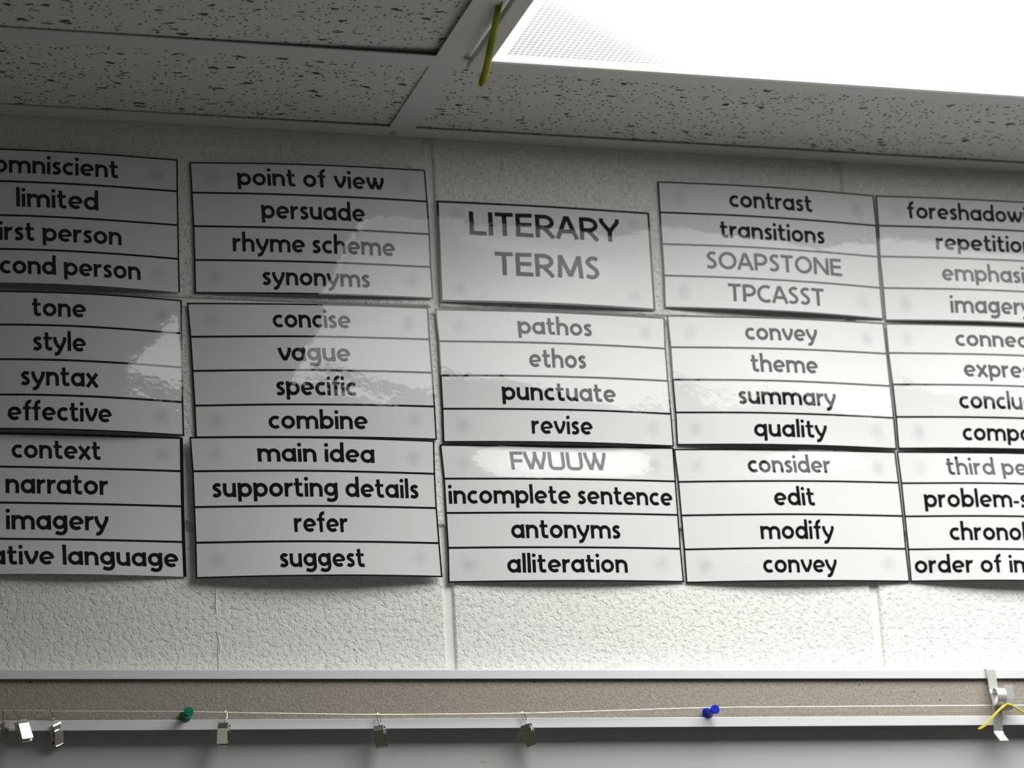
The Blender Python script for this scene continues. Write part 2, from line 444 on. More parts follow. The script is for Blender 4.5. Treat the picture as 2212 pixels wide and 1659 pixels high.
for (fx_, fy_, lab) in [(-0.017 - 2.4384, -0.1795 - 0.6096 * 2, 'added dim fill light, unseen, further back on the left side of the room'), (-0.017 + 1.2192, -0.1795 - 0.6096 * 5, 'added dim fill light, unseen, far back on the right side of the room')]:  # added out of view for ambient fill; the left one also glints on a clip
    troffer(lab, fx_, fy_, False, FILL_LAMP, 'added fill lights out of view, further back in the room')

# fuzzy strip hanging from the gap beside the ceiling light
m_ = MB()
pts = [(-0.0205, -0.3150, ZC + 0.0070), (-0.0217, -0.3000, ZC + 0.0015), (-0.0232, -0.2963, ZC - 0.0050), (-0.0190, -0.2696, ZC - 0.0105), (-0.0129, -0.2345, ZC - 0.0140), (-0.0099, -0.2128, ZC - 0.0195), (-0.0102, -0.2044, ZC - 0.0245), (-0.0121, -0.1999, ZC - 0.0300)]
def smooth_path(P, n=6):
    P = [Vector(q) for q in P]; out = []
    for i in range(len(P) - 1):
        a, b, c, d = P[max(i - 1, 0)], P[i], P[i + 1], P[min(i + 2, len(P) - 1)]
        for k in range(n):
            t = k / n
            out.append(0.5 * ((2 * b) + (c - a) * t + (2 * a - 5 * b + 4 * c - d) * t * t + (3 * b - a - 3 * c + d) * t ** 3))
    out.append(P[-1]); return out
sp_ = smooth_path(pts)
N_ = len(sp_)
rad = []
for i in range(N_):
    t = i / (N_ - 1)
    r = 0.0021 + 0.0014 * min(1, t * 1.1)
    if t > 0.84: r *= max(0.12, 1 - ((t - 0.84) / 0.16) ** 2 * 0.85)
    if t < 0.06: r *= 0.7
    rad.append(r)
m_.tube(sp_, rad, 12)
tag(obj('pipe_cleaner', m_, M_OLIVE, smooth=True), 'fuzzy olive-yellow pipe cleaner dangling from the ceiling grid beside the light', 'pipe cleaner')

# ------------------------------------------------------------------ lettering: a hand-drawn round sans
SW = 0.25
def arc(cx, cy, rx, ry, a0, a1, n=18):
    return [(cx + rx * cos(radians(a0 + (a1 - a0) * i / n)), cy + ry * sin(radians(a0 + (a1 - a0) * i / n))) for i in range(n + 1)]
def spl(P, n=5):
    return [(q.x, q.y) for q in smooth_path([(a, b, 0) for a, b in P], n)]
h_ = SW / 2
R_ = 0.5 - h_
def bowl(cx, cy=0.5, r=R_): return arc(cx, cy, r, r, 0, 360, 32)
def arch(x0, x1, top=1.0, bot=0.0, mid=0.56):
    cx = (x0 + x1) / 2; rx = (x1 - x0) / 2
    return [(x0, mid - 0.12)] + arc(cx, mid, rx, top - h_ - mid, 180, 0, 16) + [(x1, bot)]
G = {}
G['a'] = (1.0, [bowl(0.48), [(0.875, 1.02), (0.86, 0.7), (0.875, 0.0)]])
G['b'] = (1.0, [bowl(0.52), [(0.125, 1.50), (0.135, 0.7), (0.125, 0.0)]])
G['c'] = (0.80, [arc(0.5, 0.5, R_, R_, 52, 308, 26)])
G['d'] = (1.0, [bowl(0.48), [(0.875, 1.50), (0.865, 0.7), (0.885, 0.0)]])
G['e'] = (0.98, [arc(0.5, 0.5, R_, R_, -4, 312, 30), ([(0.12, 0.455), (0.88, 0.505)], 0.17)])
G['f'] = (0.66, [[(0.30, 0.0), (0.28, 1.02)] + arc(0.54, 1.08, 0.26, 0.29, 180, 78, 10), ([(0.0, 0.90), (0.60, 0.90)], 0.20)])
G['g'] = (1.0, [arc(0.47, 0.53, 0.355, 0.35, 0, 360, 30), spl([(0.875, 1.02), (0.86, 0.6), (0.875, 0.05), (0.74, -0.20), (0.45, -0.25), (0.19, -0.17)])])
G['h'] = (0.94, [[(0.125, 1.50), (0.13, 0.7), (0.125, 0.0)], arch(0.13, 0.81)])
G['i'] = (0.25, [[(0.125, 0.97), (0.125, 0.0)]], [(0.125, 1.29, 0.145)])
G['l'] = (0.25, [[(0.125, 1.47), (0.13, 0.7), (0.125, 0.0)]])
G['m'] = (1.58, [[(0.11, 1.0), (0.125, 0.7), (0.125, 0.0)], arch(0.125, 0.79), arch(0.79, 1.455)])
G['n'] = (0.94, [[(0.11, 1.0), (0.125, 0.7), (0.125, 0.0)], arch(0.13, 0.81)])
G['o'] = (1.0, [bowl(0.5)])
G['p'] = (1.0, [bowl(0.52), [(0.10, 1.02), (0.125, 0.7), (0.125, -0.32)]])
G['q'] = (1.0, [bowl(0.48), [(0.875, 1.0), (0.875, -0.32)]])
G['r'] = (0.60, [[(0.11, 1.0), (0.125, 0.7), (0.125, 0.0)], [(0.13, 0.46)] + arc(0.50, 0.50, 0.37, 0.375, 180, 76, 10)])
G['s'] = (0.64, [spl([(0.56, 0.80), (0.44, 0.885), (0.27, 0.875), (0.155, 0.76), (0.19, 0.62), (0.36, 0.505), (0.49, 0.38), (0.50, 0.22), (0.37, 0.125), (0.22, 0.115), (0.06, 0.19)])])
G['t'] = (0.66, [spl([(0.23, 1.33), (0.25, 0.9), (0.25, 0.45), (0.29, 0.19), (0.44, 0.115), (0.64, 0.135)]), ([(0.0, 0.90), (0.62, 0.90)], 0.20)])
G['u'] = (0.94, [[(0.125, 0.99)] + [(0.125, 0.45)] + arc(0.46, 0.44, 0.335, 0.315, 180, 360, 16), [(0.80, 1.0), (0.80, 0.5), (0.82, 0.0)]])
G['v'] = (0.92, [spl([(0.10, 1.0), (0.16, 0.72), (0.31, 0.35), (0.46, 0.07)]), spl([(0.82, 1.0), (0.80, 0.72), (0.65, 0.38), (0.46, 0.07)])])
G['w'] = (1.32, [spl([(0.10, 1.0), (0.12, 0.72), (0.25, 0.35), (0.38, 0.07)]), spl([(0.66, 1.0), (0.62, 0.70), (0.50, 0.35), (0.38, 0.07)]),
                 spl([(0.66, 1.0), (0.68, 0.72), (0.78, 0.38), (0.92, 0.07)]), spl([(1.22, 1.0), (1.22, 0.72), (1.08, 0.36), (0.92, 0.07)])])
G['x'] = (0.96, [[(0.10, 0.98), (0.86, 0.0)], [(0.84, 0.98), (0.10, 0.0)]])
G['y'] = (0.94, [spl([(0.10, 1.0), (0.14, 0.74), (0.30, 0.40), (0.50, 0.18)]), spl([(0.84, 1.0), (0.83, 0.76), (0.64, 0.34), (0.42, -0.10), (0.27, -0.23), (0.10, -0.22)])])
G['-'] = (0.46, [([(0.0, 0.42), (0.46, 0.42)], 0.2)])
CW = 0.24
c_ = CW / 2; CT = 1.40
def cap(k, w_, strokes): G[k] = (w_, [(s, CW) if isinstance(s, list) else s for s in strokes])
cap('L', 0.92, [[(c_, CT), (c_ + .01, 0.7), (c_, 0)], [(c_, c_), (0.92, c_ - .02)]])
cap('I', 0.25, [[(c_, CT), (c_ + .01, 0.7), (c_, 0)]])
cap('T', 1.0, [[(0.0, CT - c_ + .02), (0.5, CT - c_), (1.0, CT - c_ + .02)], [(0.5, CT), (0.51, 0.7), (0.5, 0)]])
cap('E', 0.96, [[(c_, CT), (c_ + .01, 0.7), (c_, 0)], [(c_, CT - c_), (0.92, CT - c_ + .02)], [(c_, 0.73), (0.88, 0.73)], [(c_, c_), (0.96, c_ - .02)]])
cap('F', 0.92, [[(c_, CT), (c_ + .01, 0.7), (c_, 0)], [(c_, CT - c_), (0.92, CT - c_ + .02)], [(c_, 0.70), (0.85, 0.70)]])
cap('P', 1.05, [[(c_, CT), (c_ + .01, 0.7), (c_, 0)], [(c_, CT - c_), (0.45, CT - c_)] + arc(0.50, 0.91, 0.43, CT - c_ - 0.91, 85, -85, 16) + [(0.42, 0.54), (c_, 0.54)]])
cap('R', 1.12, [[(c_, CT), (c_ + .01, 0.7), (c_, 0)], [(c_, CT - c_), (0.45, CT - c_)] + arc(0.50, 0.95, 0.43, CT - c_ - 0.95, 85, -85, 16) + [(0.42, 0.62), (c_, 0.62)], [(0.46, 0.62), (0.74, 0.32), (1.0, 0.0)]])
cap('A', 1.30, [[(0.10, 0.0), (0.62, CT - .02)], [(1.20, 0.0), (0.66, CT - .02)], [(0.32, 0.46), (0.98, 0.46)]])
cap('Y', 1.15, [[(0.11, CT), (0.14, CT - .22), (0.575, 0.62)], [(1.04, CT), (1.01, CT - .22), (0.575, 0.62)], [(0.575, 0.70), (0.575, 0)]])
cap('M', 1.46, [[(0.20, CT - .02), (0.16, 0.7), (0.12, 0)], [(0.20, CT - .04), (0.73, 0.10)], [(1.26, CT - .04), (0.73, 0.10)], [(1.26, CT - .02), (1.30, 0.7), (1.34, 0)]])
cap('N', 1.24, [[(c_, CT), (c_ + .01, 0.7), (c_, 0)], [(c_ + .02, CT - .05), (1.24 - c_ - .02, 0.05)], [(1.24 - c_, CT), (1.24 - c_, 0)]])
cap('S', 0.82, [spl([(0.72, 1.20), (0.58, 1.285), (0.38, 1.275), (0.19, 1.12), (0.20, 0.94), (0.40, 0.75), (0.62, 0.56), (0.67, 0.33), (0.52, 0.15), (0.28, 0.115), (0.06, 0.20)])])
cap('O', 1.40, [arc(0.70, 0.70, 0.70 - c_, 0.72 - c_, 0, 360, 36)])
cap('C', 1.08, [arc(0.70, 0.70, 0.70 - c_, 0.72 - c_, 58, 302, 28)])
cap('U', 1.18, [[(c_, CT), (c_, 0.42)] + arc(0.40, 0.40, 0.28, 0.28, 180, 270, 8) + arc(0.78, 0.40, 0.28, 0.28, 270, 360, 8) + [(1.06, 0.42), (1.06, CT)]])
cap('W', 1.66, [[(0.11, CT), (0.16, 1.05), (0.47, 0.06)], [(0.83, CT), (0.80, 0.98), (0.49, 0.06)], [(0.83, CT), (0.86, 0.98), (1.17, 0.06)], [(1.55, CT), (1.50, 1.05), (1.19, 0.06)]])
GAP, SPACE = 0.125, 0.60
KERN = {('r', 't'): -.05, ('r', 'a'): -.04, ('f', 'f'): -.10, ('f', 'i'): -.06, ('f', 'e'): -.06, ('r', 'y'): -.06, ('R', 'Y'): -.10, ('R', 'A'): -.12, ('A', 'R'): -.06, ('A', 'S'): -.1, ('O', 'A'): -.1,
        ('A', 'P'): -.06, ('L', 'I'): 0.0, ('v', 'e'): -.05, ('e', 'y'): -.05, ('v', 'a'): -.06, ('t', 'y'): -.05, ('n', 'y'): -.03, ('x', 'p'): -.04, ('e', 'x'): -.05, ('x', 't'): -.06, ('F', 'W'): -.08, ('W', 'U'): -.02, ('U', 'W'): -.02, ('C', 'A'): -.08, ('P', 'C'): -.05, ('f', 'y'): -.06, ('a', 'x'): -.04}
def layout(text):
    """strokes of a word as (points, width); returns strokes, discs, ink width"""
    x = 0.0; st = []; dots = []; prev = None
    for ch in text:
        if ch == ' ':
            x += SPACE - GAP; prev = None; continue
        g = G[ch]
        if prev: x += KERN.get((prev, ch), 0)
        for s in g[1]:
            pts, wd = s if isinstance(s, tuple) else (s, SW)
            st.append(([(a + x, b) for a, b in pts], wd))
        for d in (g[2] if len(g) > 2 else []): dots.append((d[0] + x, d[1], d[2]))
        x += g[0] + GAP; prev = ch
    return st, dots, x - GAP

def strip(pts, wd):
    """offset a centre line into left/right pairs"""
    P = [Vector(q) for q in pts]; closed = (P[0] - P[-1]).length < 1e-6
    Q = []
    for i in range(len(P) - 1):      # subdivide long runs so they follow the paper
        n = max(1, int((P[i + 1] - P[i]).length / 0.2))
        Q += [P[i] + (P[i + 1] - P[i]) * (k / n) for k in range(n)]
    Q.append(P[-1]); out = []
    for i, q in enumerate(Q):
        a = Q[i - 1] if i else (Q[-2] if closed else None)
        b = Q[i + 1] if i < len(Q) - 1 else (Q[1] if closed else None)
        t1 = (q - a).normalized() if a is not None else None
        t2 = (b - q).normalized() if b is not None else None
        if t1 is None: t1 = t2
        if t2 is None: t2 = t1
        t = (t1 + t2).normalized(); n = Vector((-t.y, t.x))
        k = 1 / max(0.6, n.dot(Vector((-t1.y, t1.x))))
        out.append((q + n * wd / 2 * k, q - n * wd / 2 * k))
    return out

# ------------------------------------------------------------------ the laminated signs
SHEETS = [
 ('omni', 0.0018, [5, 5, 6, 8.5, 10.5],
  [(-0.4501, 0.4636, -0.2375, 0.4634), (-0.4496, 0.4333, -0.2378, 0.4331), (-0.4491, 0.4014, -0.2377, 0.4012), (-0.4486, 0.3698, -0.2379, 0.3696), (-0.4481, 0.3387, -0.2376, 0.3385)],
  [('omniscient', 0.2331, 0.7472, 0.1837), ('limited', 0.3239, 0.6614, 0.4337), ('first person', 0.2111, 0.7558, 0.6837), ('second person', 0.1494, 0.832, 0.9337)]),
 ('tone', 0.0024, [9, 10, 10.5, 10.5, 9.5],
  [(-0.4465, 0.3317, -0.2362, 0.3315), (-0.4461, 0.3008, -0.2368, 0.3006), (-0.4456, 0.2697, -0.2365, 0.2695), (-0.4451, 0.2382, -0.2367, 0.238), (-0.4446, 0.2077, -0.2364, 0.2075)],
  [('tone', 0.3737, 0.5924, 0.1837), ('style', 0.3756, 0.5902, 0.4337), ('syntax', 0.3248, 0.6416, 0.6837), ('effective', 0.2702, 0.6925, 0.9337)]),
 ('context', 0.0018, [1, 3, 3, 3.5, 6],
  [(-0.4449, 0.2066, -0.2375, 0.2064), (-0.4443, 0.1764, -0.2375, 0.1762), (-0.4436, 0.1451, -0.2375, 0.1449), (-0.4429, 0.1137, -0.2372, 0.1135), (-0.4423, 0.0833, -0.2366, 0.0831)],
  [('context', 0.2896, 0.654, 0.1837), ('narrator', 0.2626, 0.6819, 0.4337), ('imagery', 0.2619, 0.6787, 0.6837), ('figurative language', -0.0436, 0.9666, 0.9337)]),
 ('pov', 0.0018, [5, 4.6, 4.4, 4.4, 4.6],
  [(-0.2271, 0.4615, -0.0093, 0.4661), (-0.226, 0.4326, -0.0081, 0.4353), (-0.2251, 0.401, -0.0073, 0.4038), (-0.2247, 0.3694, -0.0075, 0.3722), (-0.2247, 0.3382, -0.0067, 0.342)],
  [('point of view', 0.1932, 0.8118, 0.1837), ('persuade', 0.2847, 0.7202, 0.4337), ('rhyme scheme', 0.1607, 0.8427, 0.6837), ('synonyms', 0.278, 0.7274, 0.9337)]),
 ('concise', 0.0018, [4, 4.8, 5.4, 5.4, 5],
  [(-0.232, 0.3293, -0.0121, 0.3337), (-0.2298, 0.298, -0.0117, 0.3035), (-0.2285, 0.2668, -0.0105, 0.2723), (-0.2273, 0.2353, -0.0098, 0.2408), (-0.2266, 0.2063, -0.0094, 0.2098)],
  [('concise', 0.3413, 0.6629, 0.1837), ('vague', 0.3529, 0.651, 0.4337), ('specific', 0.3351, 0.6673, 0.6837), ('combine', 0.297, 0.7053, 0.9337)]),
 ('mainidea', 0.0062, [6, 6, 6, 6.5, 8],
  [(-0.2327, 0.2058, -0.0132, 0.2081), (-0.2308, 0.1752, -0.0138, 0.1775), (-0.2302, 0.1434, -0.0135, 0.1463), (-0.2296, 0.112, -0.0124, 0.1146), (-0.2296, 0.0806, -0.0112, 0.084)],
  [('main idea', 0.2654, 0.7433, 0.1837), ('supporting details', 0.0771, 0.9237, 0.4337), ('refer', 0.3974, 0.6163, 0.6837), ('suggest', 0.3321, 0.6756, 0.9337)]),
 ('literary', 0.0018, [2.2, 2.8, 3.6, 4.6, 5.4],
  [(0.0003, 0.4369, 0.2059, 0.4355), (0.0002, 0.4122, 0.2059, 0.4112), (0.0001, 0.3877, 0.2058, 0.3871), (-0.0001, 0.3633, 0.2058, 0.3631), (-0.0002, 0.3395, 0.2057, 0.3392)],
  [('LITERARY', 0.145, 0.8505, 0.325), ('TERMS', 0.254, 0.7404, 0.72)]),
 ('pathos', 0.0024, [4.5, 5.2, 5.8, 6, 5.9],
  [(-0.0063, 0.3324, 0.2141, 0.3326), (-0.0044, 0.3019, 0.2131, 0.3025), (-0.0041, 0.2697, 0.2134, 0.2714), (-0.0038, 0.2387, 0.2142, 0.24), (-0.0042, 0.2074, 0.2144, 0.2088)],
  [('pathos', 0.344, 0.6665, 0.1837), ('ethos', 0.3816, 0.6307, 0.4337), ('punctuate', 0.2563, 0.751, 0.6837), ('revise', 0.374, 0.6368, 0.9337)]),
 ('fwuuw', 0.0018, [0, 4, 4.5, 4.5, 4.5],
  [(-0.0071, 0.206, 0.2141, 0.2083), (-0.0051, 0.1744, 0.2141, 0.1763), (-0.0048, 0.1431, 0.2143, 0.1449), (-0.0044, 0.1115, 0.2145, 0.1135), (-0.0052, 0.0801, 0.2153, 0.0826)],
  [('FWUUW', 0.2889, 0.7002, 0.1837), ('incomplete sentence', 0.0176, 0.9771, 0.4337), ('antonyms', 0.2688, 0.7342, 0.6837), ('alliteration', 0.2453, 0.7557, 0.9337)]),
 ('contrast', 0.0018, [4.5, 5, 5.6, 6.2, 6.6],
  [(0.2164, 0.4672, 0.4367, 0.4648), (0.2161, 0.4362, 0.437, 0.4336), (0.2162, 0.4049, 0.4358, 0.4021), (0.2159, 0.3739, 0.4352, 0.3708), (0.2147, 0.3422, 0.4353, 0.3394)],
  [('contrast', 0.3148, 0.6966, 0.1837), ('transitions', 0.2627, 0.7438, 0.4337), ('SOAPSTONE', 0.1925, 0.816, 0.6837), ('TPCASST', 0.2813, 0.7195, 0.9337)]),
 ('convey', 0.0024, [4.6, 5.4, 6.2, 6.8, 6.8],
  [(0.2161, 0.3349, 0.4347, 0.3357), (0.2171, 0.304, 0.4353, 0.3052), (0.2171, 0.2728, 0.4358, 0.2733), (0.2176, 0.2414, 0.4364, 0.2421), (0.2172, 0.2102, 0.4362, 0.2115)],
  [('convey', 0.3407, 0.6708, 0.1837), ('theme', 0.3516, 0.6572, 0.4337), ('summary', 0.2824, 0.7266, 0.6837), ('quality', 0.3399, 0.6701, 0.9337)]),
 ('consider', 0.0018, [3, 5, 5.6, 5.4, 5],
  [(0.214, 0.207, 0.4346, 0.2095), (0.2158, 0.1759, 0.4357, 0.1796), (0.2164, 0.1445, 0.4366, 0.1476), (0.217, 0.1129, 0.4366, 0.1163), (0.217, 0.0818, 0.4374, 0.085)],
  [('consider', 0.3144, 0.6864, 0.1837), ('edit', 0.4112, 0.5935, 0.4337), ('modify', 0.3374, 0.666, 0.6837), ('convey', 0.336, 0.6659, 0.9337)]),
 ('foreshadowing', 0.0018, [3.6, 4.4, 5.4, 6.4, 7.4],
  [(0.4386, 0.4647, 0.6758, 0.4654), (0.4381, 0.4338, 0.6745, 0.4344), (0.4368, 0.4026, 0.6725, 0.4031), (0.4371, 0.3709, 0.6721, 0.3714), (0.4366, 0.3381, 0.6708, 0.3385)],
  [('foreshadowing', 0.1317, 0.7724, 0.1837), ('repetition', 0.2481, None, 0.4337), ('emphasis', 0.2615, None, 0.6837), ('imagery', 0.2845, None, 0.9337)]),
 ('connect', 0.0024, [5, 6, 6.9, 7.6, 7.8],
  [(0.4361, 0.3355, 0.6732, 0.336), (0.4361, 0.306, 0.6725, 0.3064), (0.4374, 0.275, 0.6732, 0.2754), (0.4379, 0.2432, 0.673, 0.2435), (0.4374, 0.212, 0.6718, 0.2122)],
  [('connect', 0.2934, None, 0.1837), ('express', 0.3124, None, 0.4337), ('conclude', 0.2748, None, 0.6837), ('compose', 0.2762, None, 0.9337)]),
 ('thirdperson', 0.0018, [5, 7.5, 8, 8, 8.6],
  [(0.4361, 0.2098, 0.6714, 0.2101), (0.4373, 0.1791, 0.672, 0.1793), (0.4377, 0.1473, 0.6717, 0.1474), (0.4381, 0.1158, 0.6714, 0.1158), (0.4379, 0.0851, 0.6704, 0.0851)],
  [('third person', 0.2004, None, 0.1837), ('problem-solution', 0.0894, None, 0.4337), ('chronology', 0.1805, None, 0.6837), ('order of importance', 0.0225, None, 0.9337)]),
]

XH = 0.0122
class Surf:
    """a sheet of laminated paper on the wall: five measured lines (top, three rules, bottom) and how far it bows out"""
    def __init__(s, rows, y0, bow, seed):
        s.rows, s.y0, s.bow = rows, y0, [q / 1000 for q in bow]
        r = random.Random(seed)
        s.ph = [r.uniform(0, 6.28) for _ in range(4)]
    def bulge(s, v):
        t = min(max(v, 0), 1) * 4; k = min(int(t), 3); f = t - k; b = s.bow
        a0, a1, a2, a3 = b[max(k - 1, 0)], b[k], b[k + 1], b[min(k + 2, 4)]
        return 0.5 * (2 * a1 + (a2 - a0) * f + (2 * a0 - 5 * a1 + 4 * a2 - a3) * f * f + (3 * a1 - a0 - 3 * a2 + a3) * f ** 3)
    def base(s, u, v):
        t = v * 4; k = min(max(int(t), 0), 3); f = t - k
        a, b = s.rows[k], s.rows[k + 1]
        l = (a[0] + (b[0] - a[0]) * f, a[1] + (b[1] - a[1]) * f); r = (a[2] + (b[2] - a[2]) * f, a[3] + (b[3] - a[3]) * f)
        d = s.y0 + sin(pi * min(max(u, 0), 1)) * s.bulge(v)
        d += 0.0002 * sin(9.0 * u + 5.0 * v + s.ph[0]) * sin(pi * u) + 0.00013 * sin(13 * v - 6 * u + s.ph[1]) * sin(pi * u)
        return Vector((l[0] + (r[0] - l[0]) * u, -d, l[1] + (r[1] - l[1]) * u))
    def nrm(s, u, v):
        e = 0.004
        a, b = s.base(u - e, v), s.base(u + e, v); c, d = s.base(u, max(v - e, 0)), s.base(u, min(v + e, 1))
        n = (b - a).cross(c - d)
        # ignore the in-plane kinks of the measured rows
        n.normalize()
        return n if n.y < 0 else -n
    def at(s, u, v, off=0.0): return s.base(u, v) + s.nrm(u, v) * off
    def size(s):
        r = s.rows; return (r[2][2] - r[2][0]), (r[0][1] - r[4][1] + r[0][3] - r[4][3]) / 2

def printed(name, quads_uv, surf, parent, off):
    """quads_uv: list of polygons of (u, v); they follow the sheet's curve"""
    vs, fs, ns = [], [], []
    o = Vector((0, 0, Z0)) - parent.location
    for poly in quads_uv:
        i0 = len(vs)
        lift = poly.pop()           # each pen stroke a few microns above the last
        for (u, v_) in poly:
            vs.append(tuple(surf.at(u, v_, off + lift) + o)); ns.append(surf.nrm(u, v_))
        idx = list(range(i0, i0 + len(poly)))
        a, b, c = (Vector(vs[i]) for i in idx[:3])
        if (b - a).cross(c - b).y > 0: idx = idx[::-1]
        fs.append(tuple(idx))
    me = bpy.data.meshes.new(name); me.from_pydata(vs, [], fs); me.update()
    for p_ in me.polygons: p_.use_smooth = True
    me.normals_split_custom_set_from_vertices([tuple(n) for n in ns])
    me.materials.append(M_INK)
    ob = bpy.data.objects.new(name, me); COL.objects.link(ob); ob.parent = parent
    return ob

def make_sheet(key, y0, bow, rows, words, label, nrules, weight, right_w, seed, unit, foot=True):
    sf = Surf(rows, y0, bow, seed)
    W_, H_ = sf.size()
    cx, cz_ = (rows[2][0] + rows[2][2]) / 2, rows[4][1]
    t = thing('word_sign', (cx, -y0, cz_), label, 'sign', 'laminated word signs on the block wall')
    # paper
    NU, NV = 44, 40
    o = Vector((0, 0, Z0)) - t.location
    vs = [sf.base(i / NU, j / NV) + o for j in range(NV + 1) for i in range(NU + 1)]
    n1 = len(vs)
    th = Vector((0, 0.00035, 0))
    vs += [q + th for q in vs[:n1]]
    fs = []
    for j in range(NV):
        for i in range(NU):
            a = j * (NU + 1) + i
            fs.append((a, a + NU + 1, a + NU + 2, a + 1))
            fs.append((a + n1, a + 1 + n1, a + NU + 2 + n1, a + NU + 1 + n1))
    rim = [i for i in range(NU + 1)] + [j * (NU + 1) + NU for j in range(1, NV + 1)] + [NV * (NU + 1) + i for i in range(NU - 1, -1, -1)] + [j * (NU + 1) for j in range(NV - 1, 0, -1)]
    for i, a in enumerate(rim):
        b = rim[(i + 1) % len(rim)]; fs.append((a, b, b + n1, a + n1))
    me = bpy.data.meshes.new('paper'); me.from_pydata([tuple(q) for q in vs], [], fs); me.update()
    uvl = me.uv_layers.new(name='UVMap')
    for lp in me.loops:
        k = lp.vertex_index % n1
        uvl.data[lp.index].uv = ((k % (NU + 1)) / NU, 1 - (k // (NU + 1)) / NV)
    for p_ in me.polygons: p_.use_smooth = len(p_.vertices) == 4 and p_.index < NU * NV * 2
    ns = [sf.nrm((k % (NU + 1)) / NU, (k // (NU + 1)) / NV) for k in range(n1)]
    me.normals_split_custom_set_from_vertices([tuple(n) for n in ns] + [tuple(-n) for n in ns])
    me.materials.append(M_PAPER)
    pa = bpy.data.objects.new('paper', me); COL.objects.link(pa); pa.parent = t
    # ruled border
    polys = []
    def hline(v0, v1, n=30):
        for i in range(n): polys.append([(i / n, v0), ((i + 1) / n, v0), ((i + 1) / n, v1), (i / n, v1), 0.0])
    def vline(u0, u1, n=32):
        for i in range(n): polys.append([(u0, i / n), (u1, i / n), (u1, (i + 1) / n), (u0, (i + 1) / n), 0.000006])
    bw = 0.0014 * weight; rw = 0.0018
    hline(0.0, bw / H_)
    if foot: hline(1 - bw / H_, 1.0)     # two sheets are trimmed inside their bottom line
    vline(0.0, bw / W_); vline(1 - right_w * bw / W_, 1.0)
    for k in range(1, nrules + 1):
        v0 = k / (nrules + 1); hline(v0 - rw / 2 / H_, v0 + rw / 2 / H_)
    printed('printed_rules', polys, sf, t, 0.00012)
    for (text, u0, u1, vb) in words:
        st, dots, inkw = layout(text)
        sx = unit / W_
        if u0 is not None and u1 is not None: sx = (u1 - u0) / inkw; ox = u0
        elif u0 is None: ox = u1 - inkw * sx
        else: ox = u0
        sy = unit / H_
        polys = []
        for ns_, (pts, wd) in enumerate(st):
            pr = strip(pts, wd)
            for (a, b), (c, d) in zip(pr, pr[1:]):
                polys.append([(ox + q.x * sx, vb - q.y * sy) for q in (a, c, d, b)] + [(ns_ % 4) * 0.000006])
        for (dx, dy, r) in dots:
            polys.append([(ox + (dx + r * cos(k * pi / 8)) * sx, vb - (dy + r * sin(k * pi / 8)) * sy) for k in range(16)] + [0.0])
        wo = printed('printed_word', polys, sf, t, 0.00018)
        wo['label'] = 'black word "%s"' % text
    return t

LABELS = {
 'omni': 'laminated white sign with rows omniscient, limited, first person, second person',
 'tone': 'laminated white sign with rows tone, style, syntax, effective',
 'context': 'laminated white sign with rows context, narrator, imagery, figurative language',
 'pov': 'laminated white sign with rows point of view, persuade, rhyme scheme, synonyms',
 'concise': 'laminated white sign with rows concise, vague, specific, combine',
 'mainidea': 'laminated white sign with rows main idea, supporting details, refer, suggest',
 'literary': 'laminated title sign in large black capitals reading LITERARY TERMS',
 'pathos': 'laminated white sign with rows pathos, ethos, punctuate, revise',
 'fwuuw': 'laminated white sign with rows FWUUW, incomplete sentence, antonyms, alliteration',
 'contrast': 'laminated white sign with rows contrast, transitions, SOAPSTONE, TPCASST',
 'convey': 'laminated white sign with rows convey, theme, summary, quality',
 'consider': 'laminated white sign with rows consider, edit, modify, convey',
 'foreshadowing': 'laminated sign cut off at the right, first row foreshadowing above repetition',
 'connect': 'laminated sign cut off at the right edge, middle of its column, below imagery',
 'thirdperson': 'laminated sign cut off at the right, rows third person to order of importance',
}
for n_, (key, y0, bow, rows, words) in enumerate(SHEETS):
    make_sheet(key, y0, bow, rows, words, LABELS[key], 0 if key == 'literary' else 3, 1.35 if key == 'literary' else 1.0,
               2.0 if key == 'context' else 1.0, n_ + 3, 0.0160 if key == 'literary' else XH, key not in ('omni', 'context'))

# ------------------------------------------------------------------ whiteboard with its map rail
BX0, BX1 = -1.6, 1.3
wb = thing('whiteboard', (-0.15, -0.002, -1.3), 'long whiteboard with an aluminium map rail along its top edge, bottom of the wall', 'whiteboard')
m_ = MB(); m_.box(BX0, BX1, -0.0040, -0.0004, -1.27, -0.0438)
obj('writing_surface', m_, M_BOARD, wb)['label'] = 'glossy pale grey writing surface'
def trim(z_top, z_bot, y_front):
    m_ = MB(); c = 0.0006
    lip, top = 0.0016, 0.0013    # hollow extrusion: a top web and a front lip, open underneath
    prof = [(-0.0004, z_top), (-y_front + c, z_top), (-y_front, z_top - c), (-y_front, z_bot), (-y_front + lip, z_bot), (-y_front + lip, z_top - top), (-0.0004, z_top - top)]
    n = len(prof)
    m_.add([(x, y, z) for x in (BX0, BX1) for y, z in prof], [tuple(range(n))[::-1], tuple(range(n, 2 * n))] + [(i, (i + 1) % n, n + (i + 1) % n, n + i) for i in range(n)])
    return m_
obj('upper_trim', trim(0.0, -0.0078, 0.018), M_ALU, wb)['label'] = 'aluminium strip above the cork'
m_ = MB(); m_.box(BX0 + 0.001, BX1 - 0.001, -0.0148, -0.0005, -0.0422, -0.0014)
obj('cork_strip', m_, M_CORK, wb)['label'] = 'grey-brown cork strip with pin holes'
obj('lower_trim', trim(-0.0423, -0.0508, 0.018), M_ALU, wb)['label'] = 'aluminium strip below the cork'
m_ = MB()
